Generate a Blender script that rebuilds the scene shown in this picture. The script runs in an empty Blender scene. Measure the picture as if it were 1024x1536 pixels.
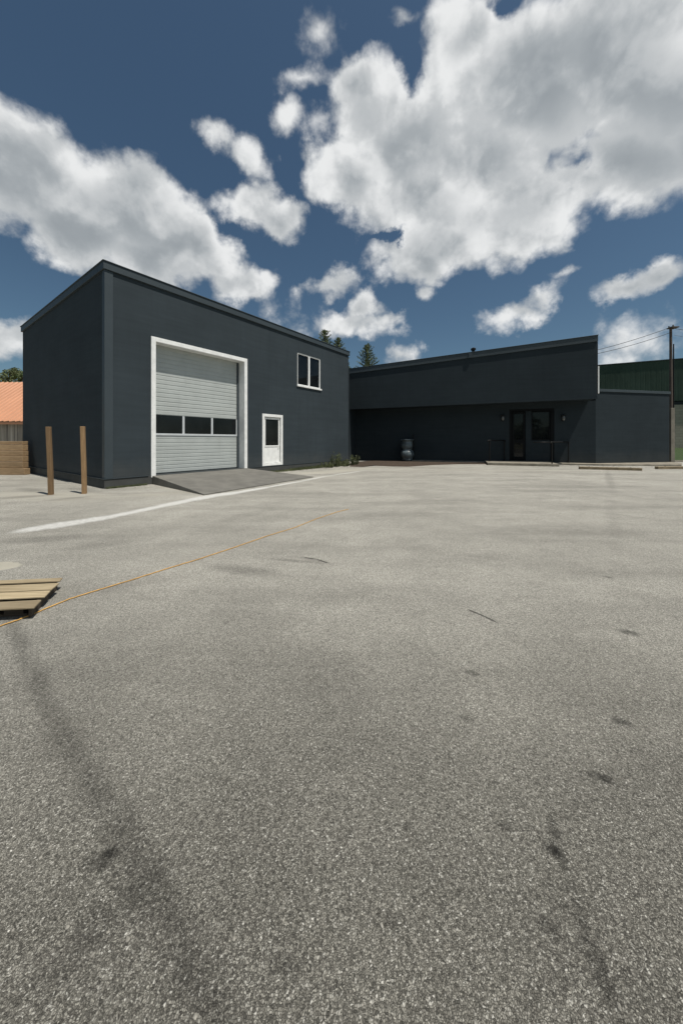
import bpy, bmesh, math, random
from mathutils import Vector, Matrix
R = math.radians
random.seed(7)
C = bpy.context.scene.collection
# ------------------------------------------------------------------ camera model (used to survey the place from the photo)
F, HZ, H = 506.0, 661.0, 1.4
def on_ground(px, py, z=0.0):
    Y = F*(H-z)/(py-HZ); return Vector(((px-512)/F*Y, Y, z))
def at(px, py, Y):
    return Vector(((px-512)/F*Y, Y, H+(HZ-py)/F*Y))
# ------------------------------------------------------------------ node helpers
class NT:
    def __init__(s, tree): s.t = tree; s.n = tree.nodes; s.l = tree.links
    def node(s, typ, **kw):
        n = s.n.new(typ)
        for k, v in kw.items(): setattr(n, k, v)
        return n
    def put(s, sock, v):
        if isinstance(v, bpy.types.NodeSocket): s.l.new(v, sock)
        elif v is not None: sock.default_value = v
    def math(s, op, a, b=None, c=None, clamp=False):
        n = s.node('ShaderNodeMath', operation=op, use_clamp=clamp)
        s.put(n.inputs[0], a); s.put(n.inputs[1], b)
        if c is not None: s.put(n.inputs[2], c)
        return n.outputs[0]
    def vmath(s, op, a, b=None, sc=None):
        n = s.node('ShaderNodeVectorMath', operation=op)
        s.put(n.inputs[0], a)
        if b is not None: s.put(n.inputs[1], b)
        if sc is not None: s.put(n.inputs['Scale'], sc)
        return n.outputs['Value'] if op in ('LENGTH', 'DOT_PRODUCT', 'DISTANCE') else n.outputs[0]
    def noise(s, vec, scale, detail=4, rough=.55, dims='3D', color=False, dist=0):
        n = s.node('ShaderNodeTexNoise', noise_dimensions=dims)
        s.put(n.inputs['Vector'], vec); n.inputs['Scale'].default_value = scale
        n.inputs['Detail'].default_value = detail; n.inputs['Roughness'].default_value = rough
        n.inputs['Distortion'].default_value = dist
        return n.outputs['Color'] if color else n.outputs[0]
    def vor(s, vec, scale, feature='F1', dims='2D', rnd=1.0):
        n = s.node('ShaderNodeTexVoronoi', voronoi_dimensions=dims, feature=feature)
        s.put(n.inputs['Vector'], vec); n.inputs['Scale'].default_value = scale
        n.inputs['Randomness'].default_value = rnd
        return n
    def mr(s, v, a, b, c=0., d=1., smooth=True):
        n = s.node('ShaderNodeMapRange', interpolation_type='SMOOTHSTEP' if smooth else 'LINEAR')
        s.put(n.inputs[0], v)
        for i, x in enumerate((a, b, c, d)): s.put(n.inputs[i+1], x)
        return n.outputs[0]
    def mix(s, fac, a, b, blend='MIX'):
        n = s.node('ShaderNodeMix', data_type='RGBA', blend_type=blend)
        s.put(n.inputs[0], fac)
        s.put(n.inputs[6], a if isinstance(a, bpy.types.NodeSocket) else (*a, 1))
        s.put(n.inputs[7], b if isinstance(b, bpy.types.NodeSocket) else (*b, 1))
        return n.outputs[2]
    def ramp(s, fac, stops):
        n = s.node('ShaderNodeValToRGB'); s.put(n.inputs[0], fac)
        e = n.color_ramp.elements
        while len(e) < len(stops): e.new(.5)
        for x, (p, c) in zip(e, stops): x.position = p; x.color = (*c, 1) if len(c) == 3 else c
        return n.outputs[0]
    def place(s, vec, loc, rot, scale):                     # vec expressed in a local frame
        n = s.node('ShaderNodeMapping', vector_type='TEXTURE')
        s.put(n.inputs[0], vec); n.inputs[1].default_value = loc
        n.inputs[2].default_value = (0, 0, rot); n.inputs[3].default_value = scale
        return n.outputs[0]
def new_mat(name):
    m = bpy.data.materials.new(name); m.use_nodes = True
    t = NT(m.node_tree); b = m.node_tree.nodes['Principled BSDF']
    return m, t, b
def pos(t): return t.node('ShaderNodeTexCoord').outputs['Object']
def wpos(t): return t.node('ShaderNodeNewGeometry').outputs['Position']
def bump(t, b, h, strength, dist):
    n = t.node('ShaderNodeBump'); n.inputs['Strength'].default_value = strength; n.inputs['Distance'].default_value = dist
    t.put(n.inputs['Height'], h); t.l.new(n.outputs[0], b.inputs['Normal'])
def paint(name, col, rough=.6, var=.12, scale=1.5, bs=.0, bd=.003, bscale=60, spec=.5, metal=0, streak=0, splash=0):
    m, t, b = new_mat(name); p = wpos(t)
    v = t.noise(p, scale, 6, .6)
    f = t.mr(v, .3, .7, 1-var, 1+var)
    c = t.vmath('SCALE', col, sc=f)
    if streak:
        q = t.node('ShaderNodeMapping'); t.put(q.inputs[0], p); q.inputs[3].default_value = (4, 4, .25)
        s2 = t.mr(t.noise(q.outputs[0], 1.6, 5, .6), .45, .75, 1, 1-streak)
        c = t.vmath('SCALE', c, sc=s2)
    lay = None
    if splash:                                              # rain-splashed dirt low on the wall, faint lap marks of the coats of paint
        z_ = t.node('ShaderNodeSeparateXYZ'); t.l.new(p, z_.inputs[0])
        sm = t.mr(t.math('ADD', z_.outputs[2], t.math('MULTIPLY', t.noise(p, 2.5, 6, .65), -.9)), -.35, .55, splash, 0)
        c = t.mix(sm, c, (.16, .145, .12))
        q = t.node('ShaderNodeMapping'); t.put(q.inputs[0], p); q.inputs[3].default_value = (.6, .6, 9)
        lay = t.noise(q.outputs[0], 1.0, 6, .6)
        c = t.vmath('SCALE', c, sc=t.mr(lay, .3, .7, .95, 1.05))
    t.l.new(c, b.inputs['Base Color'])
    b.inputs['Roughness'].default_value = rough; b.inputs['Specular IOR Level'].default_value = spec
    b.inputs['Metallic'].default_value = metal
    if bs: bump(t, b, t.noise(p, bscale, 5, .6), bs, bd)
    return m
def wood(name, c1, c2, axis=0, rough=.8, s=1.0):
    m, t, b = new_mat(name); p = pos(t)
    q = t.node('ShaderNodeMapping'); t.put(q.inputs[0], p)
    sc = [22*s, 22*s, 22*s]; sc[axis] = 1.2*s; q.inputs[3].default_value = sc
    n = t.noise(q.outputs[0], 1.6, 7, .65, dist=.6)
    n2 = t.noise(p, 3, 3)
    f = t.math('ADD', t.math('MULTIPLY', n, .8), t.math('MULTIPLY', n2, .3))
    oi = t.node('ShaderNodeObjectInfo').outputs['Random']
    t.l.new(t.vmath('SCALE', t.ramp(f, [(.3, c2), (.52, [(a+b_)/2 for a, b_ in zip(c1, c2)]), (.72, c1)]), sc=t.mr(oi, 0, 1, .72, 1.22, smooth=False)), b.inputs['Base Color'])
    b.inputs['Roughness'].default_value = rough
    bump(t, b, n, .5, .004)
    return m
M = {}
M['wall'] = paint('charcoal_render', (.0405, .0515, .0590), .8, .07, .7, .45, .004, 45, .08, streak=.07, splash=.16)
M['wall2'] = paint('dark_charcoal_render', (.0285, .0370, .0425), .8, .07, .7, .45, .004, 45, .05, streak=.05, splash=.10)
M['trim_dark'] = paint('charcoal_metal', (.047, .060, .068), .5, .06, 1.0, spec=.25)
M['plinth'] = paint('charcoal_plinth', (.036, .045, .051), .8, .2, 3, .5, .004, 30, spec=.1, splash=.30)
M['white'] = paint('white_paint', (.82, .82, .80), .5, .07, 5, spec=.4, streak=.08)
M['shutter'] = paint('shutter_grey', (.42, .445, .43), .55, .05, 2, spec=.3, streak=.06)
M['rail'] = paint('light_metal', (.62, .64, .65), .4, .05, 3, metal=.2)
M['black'] = paint('black_metal', (.010, .010, .010), .5, .1, spec=.2)
M['frame_dark'] = paint('dark_frame', (.007, .008, .009), .5, .1, spec=.1)
M['concrete'] = paint('concrete', (.17, .155, .125), .85, .18, 2.2, .5, .004, 40)
M['rampmat'] = paint('ramp_concrete', (.148, .141, .124), .8, .17, 2.4, .35, .003, 70)
M['tan'] = paint('tan_concrete', (.22, .175, .11), .85, .25, 4, .5, .005, 40)
M['kerbmat'] = paint('kerb_concrete', (.24, .215, .17), .9, .25, 3, .5, .006, 30)
M['roofing'] = paint('roofing', (.10, .10, .10), .9, .2, 2)
M['pole'] = wood('pole_wood', (.10, .075, .06), (.035, .027, .022), 2)
M['post'] = wood('post_wood', (.30, .19, .095), (.15, .09, .042), 2, s=1.4)
M['timber'] = wood('timber_wood', (.36, .25, .14), (.16, .105, .055), 0)
M['pallet'] = wood('pallet_wood', (.40, .325, .205), (.22, .165, .095), 0, s=1.3)
M['pallet_shade'] = wood('pallet_under_shade', (.08, .06, .04), (.03, .022, .014), 0)  # under-deck wood darkened: shade in the board gaps painted into its colour
M['mulch'] = paint('mulch', (.055, .037, .024), .95, .5, 9, 1, .02, 30)
M['orange_rope'] = paint('orange_rope', (.60, .34, .095), .7, .2, 12)
M['wire'] = paint('wire', (.02, .02, .02), .5)
M['urn'] = paint('urn_glaze', (.095, .12, .13), .35, .45, 6, .6, .01, 14)
M['bark'] = paint('bark', (.07, .05, .035), .9, .3, 6)
def leafmat(name, c1, c2):
    m, t, b = new_mat(name)
    p = wpos(t)
    n = t.noise(p, 1.3, 3); n2 = t.vor(p, 4.0, dims='3D').outputs['Color']
    f = t.math('ADD', t.math('MULTIPLY', n, .7), t.math('MULTIPLY', t.vmath('DOT_PRODUCT', n2, (.33, .33, .33)), .4))
    t.l.new(t.ramp(f, [(.25, c2), (.75, c1)]), b.inputs['Base Color'])
    b.inputs['Roughness'].default_value = .6; b.inputs['Specular IOR Level'].default_value = .3
    return m
M['needle'] = leafmat('needle_leaf', (.17, .20, .085), (.06, .08, .038))
M['broad'] = leafmat('broad_leaf', (.10, .14, .045), (.035, .06, .022))
M['weed'] = leafmat('weed_leaf', (.12, .135, .06), (.05, .06, .028))
m, t, b = new_mat('dark_glass')
t.l.new(t.ramp(t.noise(wpos(t), 1.2, 3), [(.3, (.004, .005, .006)), (.7, (.012, .014, .015))]), b.inputs['Base Color'])
b.inputs['Roughness'].default_value = .03; b.inputs['Specular IOR Level'].default_value = .5
bump(t, b, t.noise(wpos(t), .8, 2), .04, .05)
b.inputs['Specular IOR Level'].default_value = .28
M['glass'] = m
m, t, b = new_mat('lamp_glass')
b.inputs['Base Color'].default_value = (.45, .46, .45, 1); b.inputs['Roughness'].default_value = .15
t.l.new(t.ramp(t.noise(wpos(t), 20, 3), [(.3, (.08, .085, .085)), (.7, (.16, .165, .16))]), b.inputs['Base Color'])
M['lampglass'] = m
# weathered grey boards
m, t, b = new_mat('grey_boards'); p = wpos(t)
q = t.node('ShaderNodeMapping'); t.put(q.inputs[0], p); q.inputs[3].default_value = (5.0, 5.0, .12)
n = t.noise(q.outputs[0], 1.0, 5, .65)
t.l.new(t.ramp(n, [(.35, (.12, .105, .09)), (.5, (.28, .25, .21)), (.65, (.46, .42, .36))]), b.inputs['Base Color'])
b.inputs['Roughness'].default_value = .9; M['greyboard'] = m
# orange tin roof
M['orange_roof'] = paint('orange_roof', (.53, .262, .150), .6, .08, .35, streak=.06)
# green cladding, block wall
M['green_clad'] = paint('green_cladding', (.045, .068, .054), .8, .15, .25, streak=.15, spec=.1)
m, t, b = new_mat('block_wall'); p = wpos(t)
q = t.node('ShaderNodeMapping'); t.put(q.inputs[0], p); q.inputs[2].default_value = (R(90), 0, 0)
br = t.node('ShaderNodeTexBrick'); t.put(br.inputs['Vector'], q.outputs[0]); br.inputs['Scale'].default_value = 1.0
br.inputs['Color1'].default_value = (.38, .345, .27, 1); br.inputs['Color2'].default_value = (.33, .30, .235, 1); br.inputs['Mortar'].default_value = (.22, .20, .17, 1)
br.inputs['Mortar Size'].default_value = .02; br.inputs['Brick Width'].default_value = .8; br.inputs['Row Height'].default_value = .4
t.l.new(br.outputs[0], b.inputs['Base Color']); b.inputs['Roughness'].default_value = .9; M['block'] = m
# grass
m, t, b = new_mat('lawn_grass'); p = wpos(t)
t.l.new(t.ramp(t.noise(p, 6, 8, .7), [(.3, (.016, .034, .006)), (.7, (.045, .085, .014))]), b.inputs['Base Color'])
b.inputs['Roughness'].default_value = .9; bump(t, b, t.noise(p, 40, 4), 1, .05); M['lawn'] = m
# far ground
m, t, b = new_mat('far_dirt'); p = wpos(t)
t.l.new(t.ramp(t.noise(p, .08, 8, .65), [(.35, (.10, .12, .05)), (.65, (.26, .23, .17))]), b.inputs['Base Color'])
b.inputs['Roughness'].default_value = .95; M['far'] = m
# chalky white line
m, t, b = new_mat('chalk_line'); p = wpos(t)
n = t.noise(p, 14, 6, .7); n2 = t.vor(p, 95).outputs['Distance']
f = t.math('ADD', n, t.math('MULTIPLY', n2, -.3))
t.l.new(t.ramp(f, [(.26, (.34, .335, .31)), (.38, (.60, .60, .58)), (.5, (.78, .78, .76))]), b.inputs['Base Color'])
b.inputs['Roughness'].default_value = .9; bump(t, b, n2, .6, .004); M['chalk'] = m
# ------------------------------------------------------------------ asphalt
m, t, b = new_mat('asphalt'); p = wpos(t)
warp = t.vmath('ADD', p, t.vmath('SCALE', t.noise(p, 75, 2, color=True), sc=.010))
v1 = t.vor(warp, 190); v1e = t.vor(warp, 190, 'DISTANCE_TO_EDGE')
v2 = t.vor(warp, 340)
sep = t.node('ShaderNodeSeparateColor'); t.l.new(v1.outputs['Color'], sep.inputs[0])
sep2 = t.node('ShaderNodeSeparateColor'); t.l.new(v2.outputs['Color'], sep2.inputs[0])
stone = t.ramp(sep.outputs[0], [(0, (.066, .063, .054)), (.35, (.128, .121, .103)), (.68, (.215, .204, .175)), (.92, (.30, .288, .252)), (1, (.44, .425, .38))])
fine = t.ramp(sep2.outputs[0], [(0, (.060, .057, .049)), (.45, (.115, .109, .093)), (.8, (.20, .19, .163)), (1, (.33, .315, .27))])
pick = t.mr(sep.outputs[1], .45, .50, 0, 1)
col = t.mix(pick, fine, stone)
edge = t.mr(v1e.outputs[0], .0, .22, .50, 1)
edge = t.mr(pick, 0, 1, 1, edge, smooth=False)
col = t.vmath('SCALE', col, sc=t.math('MULTIPLY', edge, 1.20))
grain = t.noise(p, 120, 4, .7)
col = t.vmath('SCALE', col, sc=t.mr(grain, .3, .7, .68, 1.32, smooth=False))
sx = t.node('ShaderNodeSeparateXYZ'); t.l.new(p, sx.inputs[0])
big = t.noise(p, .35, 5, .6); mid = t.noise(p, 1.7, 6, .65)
# near-to-far vignette and glancing-light falloff painted into the base colour
falloff = t.mr(t.math('ADD', sx.outputs[1], t.math('MULTIPLY', big, 1.6)), 1.45, 4.3, 0, 1)
col = t.mix(t.math('MULTIPLY', falloff, .80), col, t.vmath('SCALE', (.385, .369, .326), sc=t.math('MULTIPLY', t.mr(sep.outputs[0], 0, 1, .50, 1.50, smooth=False), t.mr(v1e.outputs[0], 0, .2, .72, 1.10))))
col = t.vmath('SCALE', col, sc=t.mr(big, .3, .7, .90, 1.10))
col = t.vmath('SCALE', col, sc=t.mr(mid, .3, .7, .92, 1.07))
# silt and pale concrete patches, chalky spilled line
wp = t.vmath('ADD', p, t.vmath('SCALE', t.vmath('SUBTRACT', t.noise(p, 2.2, 6, .65, color=True), (.5, .5, .5)), sc=.9))
def seg(vec, a, c, w, e0_=1.2, e1_=.35, s_=1., ext=.5):
    A_, B_ = on_ground(*a), on_ground(*c); d_ = B_-A_
    q_ = t.place(vec, (A_+B_)/2, math.atan2(d_.y, d_.x), (d_.length*ext+w, w, 10))
    return t.mr(t.vmath('LENGTH', q_), e0_, e1_, 0, s_)
pale = None
for a_, c_, w_, s_ in (((-20,740),(150,747),.75,.75), ((180,744),(300,738),.28,.7), ((440,712),(560,702),.7,.9), ((560,705),(1000,706),.6,.35)):
    e = seg(wp if w_ > .2 else t.vmath('ADD', p, t.vmath('SCALE', t.noise(p, 14, 4, color=True), sc=.05)), a_, c_, w_, s_=s_)
    pale = e if pale is None else t.math('MAXIMUM', pale, e)
col = t.mix(pale, col, (.40, .378, .322))
col = t.mix(seg(t.vmath('ADD', p, t.vmath('SCALE', t.vmath('SUBTRACT', t.noise(p, 12, 5, .6, color=True), (.5,.5,.5)), sc=.10)), (-60,852), (6,850), .17, 1.05, .9, .95), col, (.47, .44, .365))
wl_ = t.vmath('ADD', p, t.vmath('SCALE', t.vmath('SUBTRACT', t.noise(p, 11, 6, .75, color=True), (.5, .5, .5)), sc=.24))
chalk = None
CL = [(46,794,.10),(75,789.5,.14),(110,784,.15),(160,776,.10),(200,768,.085),(240,759.5,.11),(285,750,.12),(320,743.5,.15),(356,738.5,.12),(400,731,.07),(450,722,.05),(490,714,.04),(545,706,.03)]
for (xa,ya,wa_),(xb,yb_,wb_) in zip(CL, CL[1:]):
    e = seg(wl_, (xa,ya), (xb,yb_), (wa_+wb_)/2*1.7, 1.25, .5, 1., .62)
    chalk = e if chalk is None else t.math('MAXIMUM', chalk, e)
chalk = t.math('MULTIPLY', chalk, t.mr(t.noise(p, 16, 6, .75), .30, .55, .4, 1.0))
# smeared wheel tracks, running roughly with the lot
q = t.node('ShaderNodeMapping'); t.put(q.inputs[0], p); q.inputs[2].default_value = (0, 0, R(12)); q.inputs[3].default_value = (.25, 1.3, 1)
col = t.vmath('SCALE', col, sc=t.mr(t.noise(q.outputs[0], 1.0, 5, .6), .40, .70, 1.04, .84))
# stains (oil spots, tyre smears, cracks) : (px a, px b, half width m, strength)
ST = [((0,812),(120,806),.22,.30),((110,822),(200,812),.16,.22),((150,885),(230,872),.10,.22),((95,1440),(215,1330),.06,.22),((142,1292),(162,1286),.028,.62),((898,1165),(916,1172),.020,.65),((882,1158),(890,1168),.010,.4),((934,947),(950,950),.035,.6),
      ((924,1080),(940,1086),.025,.55),((824,1272),(838,1282),.020,.6),((829,1235),(833,1270),.018,.3),((752,1239),(762,1242),.014,.5),((815,1383),(830,1398),.017,.4),
      ((875,1405),(925,1515),.022,.26),((850,1340),(885,1420),.018,.22),((445,835),(490,843),.05,.30),((320,850),(410,860),.13,.42),((400,838),(500,846),.05,.3),((700,1008),(715,1012),.02,.5),
      ((690,1076),(702,1078),.02,.4),((725,967),(735,969),.02,.2),((910,705),(920,740),.14,.25),((917,740),(925,880),.12,.10),((575,1375),(595,1380),.02,.3),((610,1240),(616,1242),.012,.35),
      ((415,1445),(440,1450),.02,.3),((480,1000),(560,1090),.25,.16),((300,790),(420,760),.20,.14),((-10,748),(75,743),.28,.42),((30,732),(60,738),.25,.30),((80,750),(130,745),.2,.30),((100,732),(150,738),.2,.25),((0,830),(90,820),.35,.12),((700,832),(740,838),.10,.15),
      ((230,690+60),(330,742),.25,-.2)]
wst = t.vmath('ADD', p, t.vmath('SCALE', t.vmath('SUBTRACT', t.noise(p, 9, 4, .6, color=True), (.5, .5, .5)), sc=.09))
wsm = t.vmath('ADD', p, t.vmath('SCALE', t.vmath('SUBTRACT', t.noise(p, 35, 4, .6, color=True), (.5, .5, .5)), sc=.035))
dark = None
for (a, c, w, s) in ST:
    A, B = on_ground(*a), on_ground(*c); mid_ = (A+B)/2; d = B-A
    if w < .045: w *= 1.25
    q = t.place(wst if w > .08 else wsm, mid_, math.atan2(d.y, d.x), (d.length/2+w, w, 10))
    e = t.mr(t.vmath('LENGTH', q), 1.3, .25, 0, min(.9, s*(1.0 if w < .08 else .8)))
    dark = e if dark is None else t.math('ADD', dark, e)
speck = t.noise(p, 30, 4, .7)
stk = None; wstk = t.vmath('ADD', p, t.vmath('SCALE', t.vmath('SUBTRACT', t.noise(p, 4, 5, .6, color=True), (.5, .5, .5)), sc=.08))
TR = [(15,930),(45,1000),(80,1075),(120,1150),(165,1222),(210,1295),(262,1385),(340,1560)]
for a_, c_ in zip(TR, TR[1:]):
    e = seg(wstk, a_, c_, .075, 1.15, .0, .36, .95); stk = e if stk is None else t.math('MAXIMUM', stk, e)
TR = [(826,1225),(838,1275),(862,1345),(886,1410),(905,1455),(930,1530)]
for a_, c_ in zip(TR, TR[1:]):
    stk = t.math('MAXIMUM', stk, seg(wsm, a_, c_, .024, 1.15, .1, .15, .8))
dark = t.math('ADD', dark, stk)
dark = t.math('MULTIPLY', dark, t.mr(speck, .3, .65, .55, 1.2))
# cracks
for pts, w in (([(703,915),(715,920),(727,925),(745,934)], .015), ([(908,865),(917,867)], .014), ([(455,836),(475,839),(493,845)], .014)):
    for a, c in zip(pts, pts[1:]):
        A, B = on_ground(*a), on_ground(*c); d = B-A
        q = t.place(t.vmath('ADD', p, t.vmath('SCALE', t.noise(p, 45, 3, color=True), sc=.02)), (A+B)/2+Vector((.01,.01,0)), math.atan2(d.y, d.x), (d.length/2+w, w, 10))
        dark = t.math('ADD', dark, t.mr(t.vmath('LENGTH', q), 1.15, .5, 0, .7))
dark = t.math('MINIMUM', dark, .85)
col = t.vmath('SCALE', col, sc=t.math('SUBTRACT', 1, dark))
col = t.mix(chalk, col, (.62, .61, .58))
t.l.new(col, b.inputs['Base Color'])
b.inputs['Roughness'].default_value = .85; b.inputs['Specular IOR Level'].default_value = .2
hgt = t.math('ADD', t.math('MULTIPLY', t.math('MINIMUM', v1e.outputs[0], .25), 2.), t.math('MULTIPLY', sep.outputs[0], .5))
bump(t, b, hgt, .8, .0045)
M['asphalt'] = m
# ------------------------------------------------------------------ object helpers
def tag(o, label=None, cat=None, group=None, kind=None):
    if label: o['label'] = label
    if cat: o['category'] = cat
    if group: o['group'] = group
    if kind: o['kind'] = kind
    return o
def empty(name, loc, label, cat, group=None, rz=0):
    o = bpy.data.objects.new(name, None); C.objects.link(o); o.location = loc; o.rotation_euler = (0, 0, rz)
    o.empty_display_size = .3
    return tag(o, label, cat, group)
def link(name, bm, mat, parent=None, loc=None, rz=0, bevel=0, smooth=False, world=False):
    me = bpy.data.meshes.new(name)
    bmesh.ops.recalc_face_normals(bm, faces=bm.faces)
    if smooth:
        for f in bm.faces: f.smooth = True
    bm.to_mesh(me); bm.free()
    o = bpy.data.objects.new(name, me); C.objects.link(o); me.materials.append(mat)
    if parent: o.parent = parent
    if loc is not None: o.location = loc
    o.rotation_euler = (0, 0, rz)
    if world and parent:                                    # mesh given in world coordinates
        o.matrix_parent_inverse = Matrix.Identity(4)
        base = parent
        mw = Matrix.Identity(4)
        chain = []
        while base: chain.append(base); base = base.parent
        for x in reversed(chain): mw = mw @ Matrix.Translation(x.location) @ x.rotation_euler.to_matrix().to_4x4()
        me.transform(mw.inverted())
    if bevel:
        md = o.modifiers.new('bevel', 'BEVEL'); md.width = bevel; md.segments = 2; md.limit_method = 'ANGLE'
    return o
def box(bm, a, b):
    x0, y0, z0 = a; x1, y1, z1 = b
    v = [bm.verts.new(p) for p in ((x0,y0,z0),(x1,y0,z0),(x1,y1,z0),(x0,y1,z0),(x0,y0,z1),(x1,y0,z1),(x1,y1,z1),(x0,y1,z1))]
    for f in ((0,3,2,1),(4,5,6,7),(0,1,5,4),(1,2,6,5),(2,3,7,6),(3,0,4,7)): bm.faces.new([v[i] for i in f])
def BX(*boxes):
    bm = bmesh.new()
    for a, b in boxes: box(bm, a, b)
    return bm
def prism(bm, pts, z0, z1):
    """pts: plan outline; z0, z1 number or list per point"""
    n = len(pts)
    g = lambda z, i: z[i] if isinstance(z, (list, tuple)) else z
    lo = [bm.verts.new((p[0], p[1], g(z0, i))) for i, p in enumerate(pts)]
    hi = [bm.verts.new((p[0], p[1], g(z1, i))) for i, p in enumerate(pts)]
    bm.faces.new(lo[::-1]); bm.faces.new(hi)
    for i in range(n): bm.faces.new((lo[i], lo[(i+1) % n], hi[(i+1) % n], hi[i]))
def PR(*a):
    bm = bmesh.new(); prism(bm, *a); return bm
def tube(bm, pts, rad, seg=8, cap=True):
    rings = []; n = len(pts)
    for i, p in enumerate(pts):
        p = Vector(p); d = (Vector(pts[min(i+1, n-1)])-Vector(pts[max(i-1, 0)])).normalized()
        up = Vector((0, 0, 1)) if abs(d.z) < .95 else Vector((1, 0, 0))
        a = d.cross(up).normalized(); c = d.cross(a)
        r = rad[i] if isinstance(rad, (list, tuple)) else rad
        rings.append([bm.verts.new(p+(a*math.cos(2*math.pi*k/seg)+c*math.sin(2*math.pi*k/seg))*r) for k in range(seg)])
    for A, B in zip(rings, rings[1:]):
        for k in range(seg): bm.faces.new((A[k], A[(k+1) % seg], B[(k+1) % seg], B[k]))
    if cap: bm.faces.new(rings[0][::-1]); bm.faces.new(rings[-1])
def lathe(bm, prof, seg=28, wob=0):
    rings = []
    for r, z in prof:
        rings.append([bm.verts.new((r*math.cos(2*math.pi*k/seg)*(1+wob*math.sin(3*k*2*math.pi/seg+z*5)), r*math.sin(2*math.pi*k/seg), z)) for k in range(seg)])
    for A, B in zip(rings, rings[1:]):
        for k in range(seg): bm.faces.new((A[k], A[(k+1) % seg], B[(k+1) % seg], B[k]))
    bm.faces.new(rings[0][::-1]); bm.faces.new(rings[-1])
# ================================================================== SETTING
bm = bmesh.new(); vs = [bm.verts.new(p) for p in ((-600,-500,-.012),(600,-500,-.012),(600,900,-.012),(-600,900,-.012))]; bm.faces.new(vs)
tag(link('ground', bm, M['far']), kind='structure')
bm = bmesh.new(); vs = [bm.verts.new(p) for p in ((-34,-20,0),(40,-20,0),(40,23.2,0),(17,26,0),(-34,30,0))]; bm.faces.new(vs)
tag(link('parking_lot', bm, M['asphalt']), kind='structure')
# ---------------------------------------------------------------- warehouse (left)
A = on_ground(157.5, 733); DF = Vector((370/F, 1, 0)).normalized(); DL = Vector((-DF.y, DF.x, 0))
def s_at(px):                       # distance along the front wall of the point seen at px
    r = (px-512)/F; return (r*A.y-A.x)/(DF.x-r*DF.y)
def fz(px, py):                     # (distance along wall, height) on the front wall
    s = s_at(px); Y = A.y+DF.y*s; return s, H+(HZ-py)/F*Y
WL = s_at(522.5); WD = 9.6; WH = 6.62
# local frame: x along the front wall, y into the building, z up
rz = math.atan2(DF.y, DF.x)
wh = empty('warehouse', A, 'tall charcoal flat-roofed warehouse with white framed roller door, left of the lot', 'building', rz=rz)
gs0, gz1 = fz(232.5, 511); gs1, _ = fz(366, 543)
gz0 = .275; gz1 = (gz1+fz(366, 543)[1])/2
ws0, wz1 = fz(446, 528); ws1, _ = fz(480.5, 540); wz0 = fz(446, 577)[1]
ds0, dz1 = fz(393.5, 621); ds1 = s_at(423); dz0 = fz(393.5, 698.5)[1]
holes = [(gs0, gz0, gs1, gz1), (ws0, wz0, ws1, wz1), (ds0, dz0, ds1, dz1)]
def wall_with_holes(bm, L, z0, z1, holes, th, y0=0):
    xs = sorted({0, L, *[h[0] for h in holes], *[h[2] for h in holes]}); zs = sorted({z0, z1, *[h[1] for h in holes], *[h[3] for h in holes]})
    grid = {}
    def V(i, j, k):
        key = (i, j, k)
        if key not in grid: grid[key] = bm.verts.new((xs[i], y0+(th if k else 0), zs[j]))
        return grid[key]
    solid = lambda i, j: 0 <= i < len(xs)-1 and 0 <= j < len(zs)-1 and not any(h[0] <= (xs[i]+xs[i+1])/2 <= h[2] and h[1] <= (zs[j]+zs[j+1])/2 <= h[3] for h in holes)
    for i in range(len(xs)-1):
        for j in range(len(zs)-1):
            if not solid(i, j): continue
            bm.faces.new((V(i,j,0), V(i+1,j,0), V(i+1,j+1,0), V(i,j+1,0)))
            bm.faces.new((V(i,j,1), V(i,j+1,1), V(i+1,j+1,1), V(i+1,j,1)))
            if not solid(i-1, j): bm.faces.new((V(i,j,0), V(i,j+1,0), V(i,j+1,1), V(i,j,1)))
            if not solid(i+1, j): bm.faces.new((V(i+1,j,0), V(i+1,j,1), V(i+1,j+1,1), V(i+1,j+1,0)))
            if not solid(i, j-1): bm.faces.new((V(i,j,0), V(i,j,1), V(i+1,j,1), V(i+1,j,0)))
            if not solid(i, j+1): bm.faces.new((V(i,j+1,0), V(i+1,j+1,0), V(i+1,j+1,1), V(i,j+1,1)))
TH = .335
bm = bmesh.new(); wall_with_holes(bm, WL, .27, WH-.2, holes, TH)
link('wall', bm, M['wall'], wh)
link('wall', BX(((0,TH,.27),(TH,WD,WH-.2)), ((WL-TH,TH,.27),(WL,WD,WH-.2)), ((TH,WD-TH,.27),(WL-TH,WD,WH-.2))), M['wall'], wh)
link('plinth', BX(((-.03,-.035,0),(gs0-.06,TH,.27)), ((gs1+.06,-.035,0),(WL+.03,TH,.27)), ((-.03,TH,0),(TH,WD+.03,.27)), ((WL-TH,TH,0),(WL+.03,WD+.03,.27)), ((TH,WD-TH,0),(WL-TH,WD+.03,.27)),((gs0-.06,.0,0),(gs1+.06,TH,.268))), M['plinth'], wh, bevel=.006)
link('roof', BX(((TH,TH,WH-.4),(WL-TH,WD-TH,WH-.3))), M['roofing'], wh)
link('parapet_cap', BX(((-.06,-.06,WH-.22),(WL+.06,TH+.04,WH)), ((-.06,TH+.04,WH-.22),(TH+.04,WD+.06,WH)), ((WL-TH-.04,TH+.04,WH-.22),(WL+.06,WD+.06,WH)), ((TH+.04,WD-TH-.04,WH-.22),(WL-TH-.04,WD+.06,WH)),
     ((-.085,-.085,WH+.001),(WL+.085,TH+.06,WH+.03)), ((-.085,TH+.06,WH+.001),(TH+.06,WD+.085,WH+.03)), ((WL-TH-.06,TH+.06,WH+.001),(WL+.085,WD+.085,WH+.03))), M['trim_dark'], wh, bevel=.008)
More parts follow.
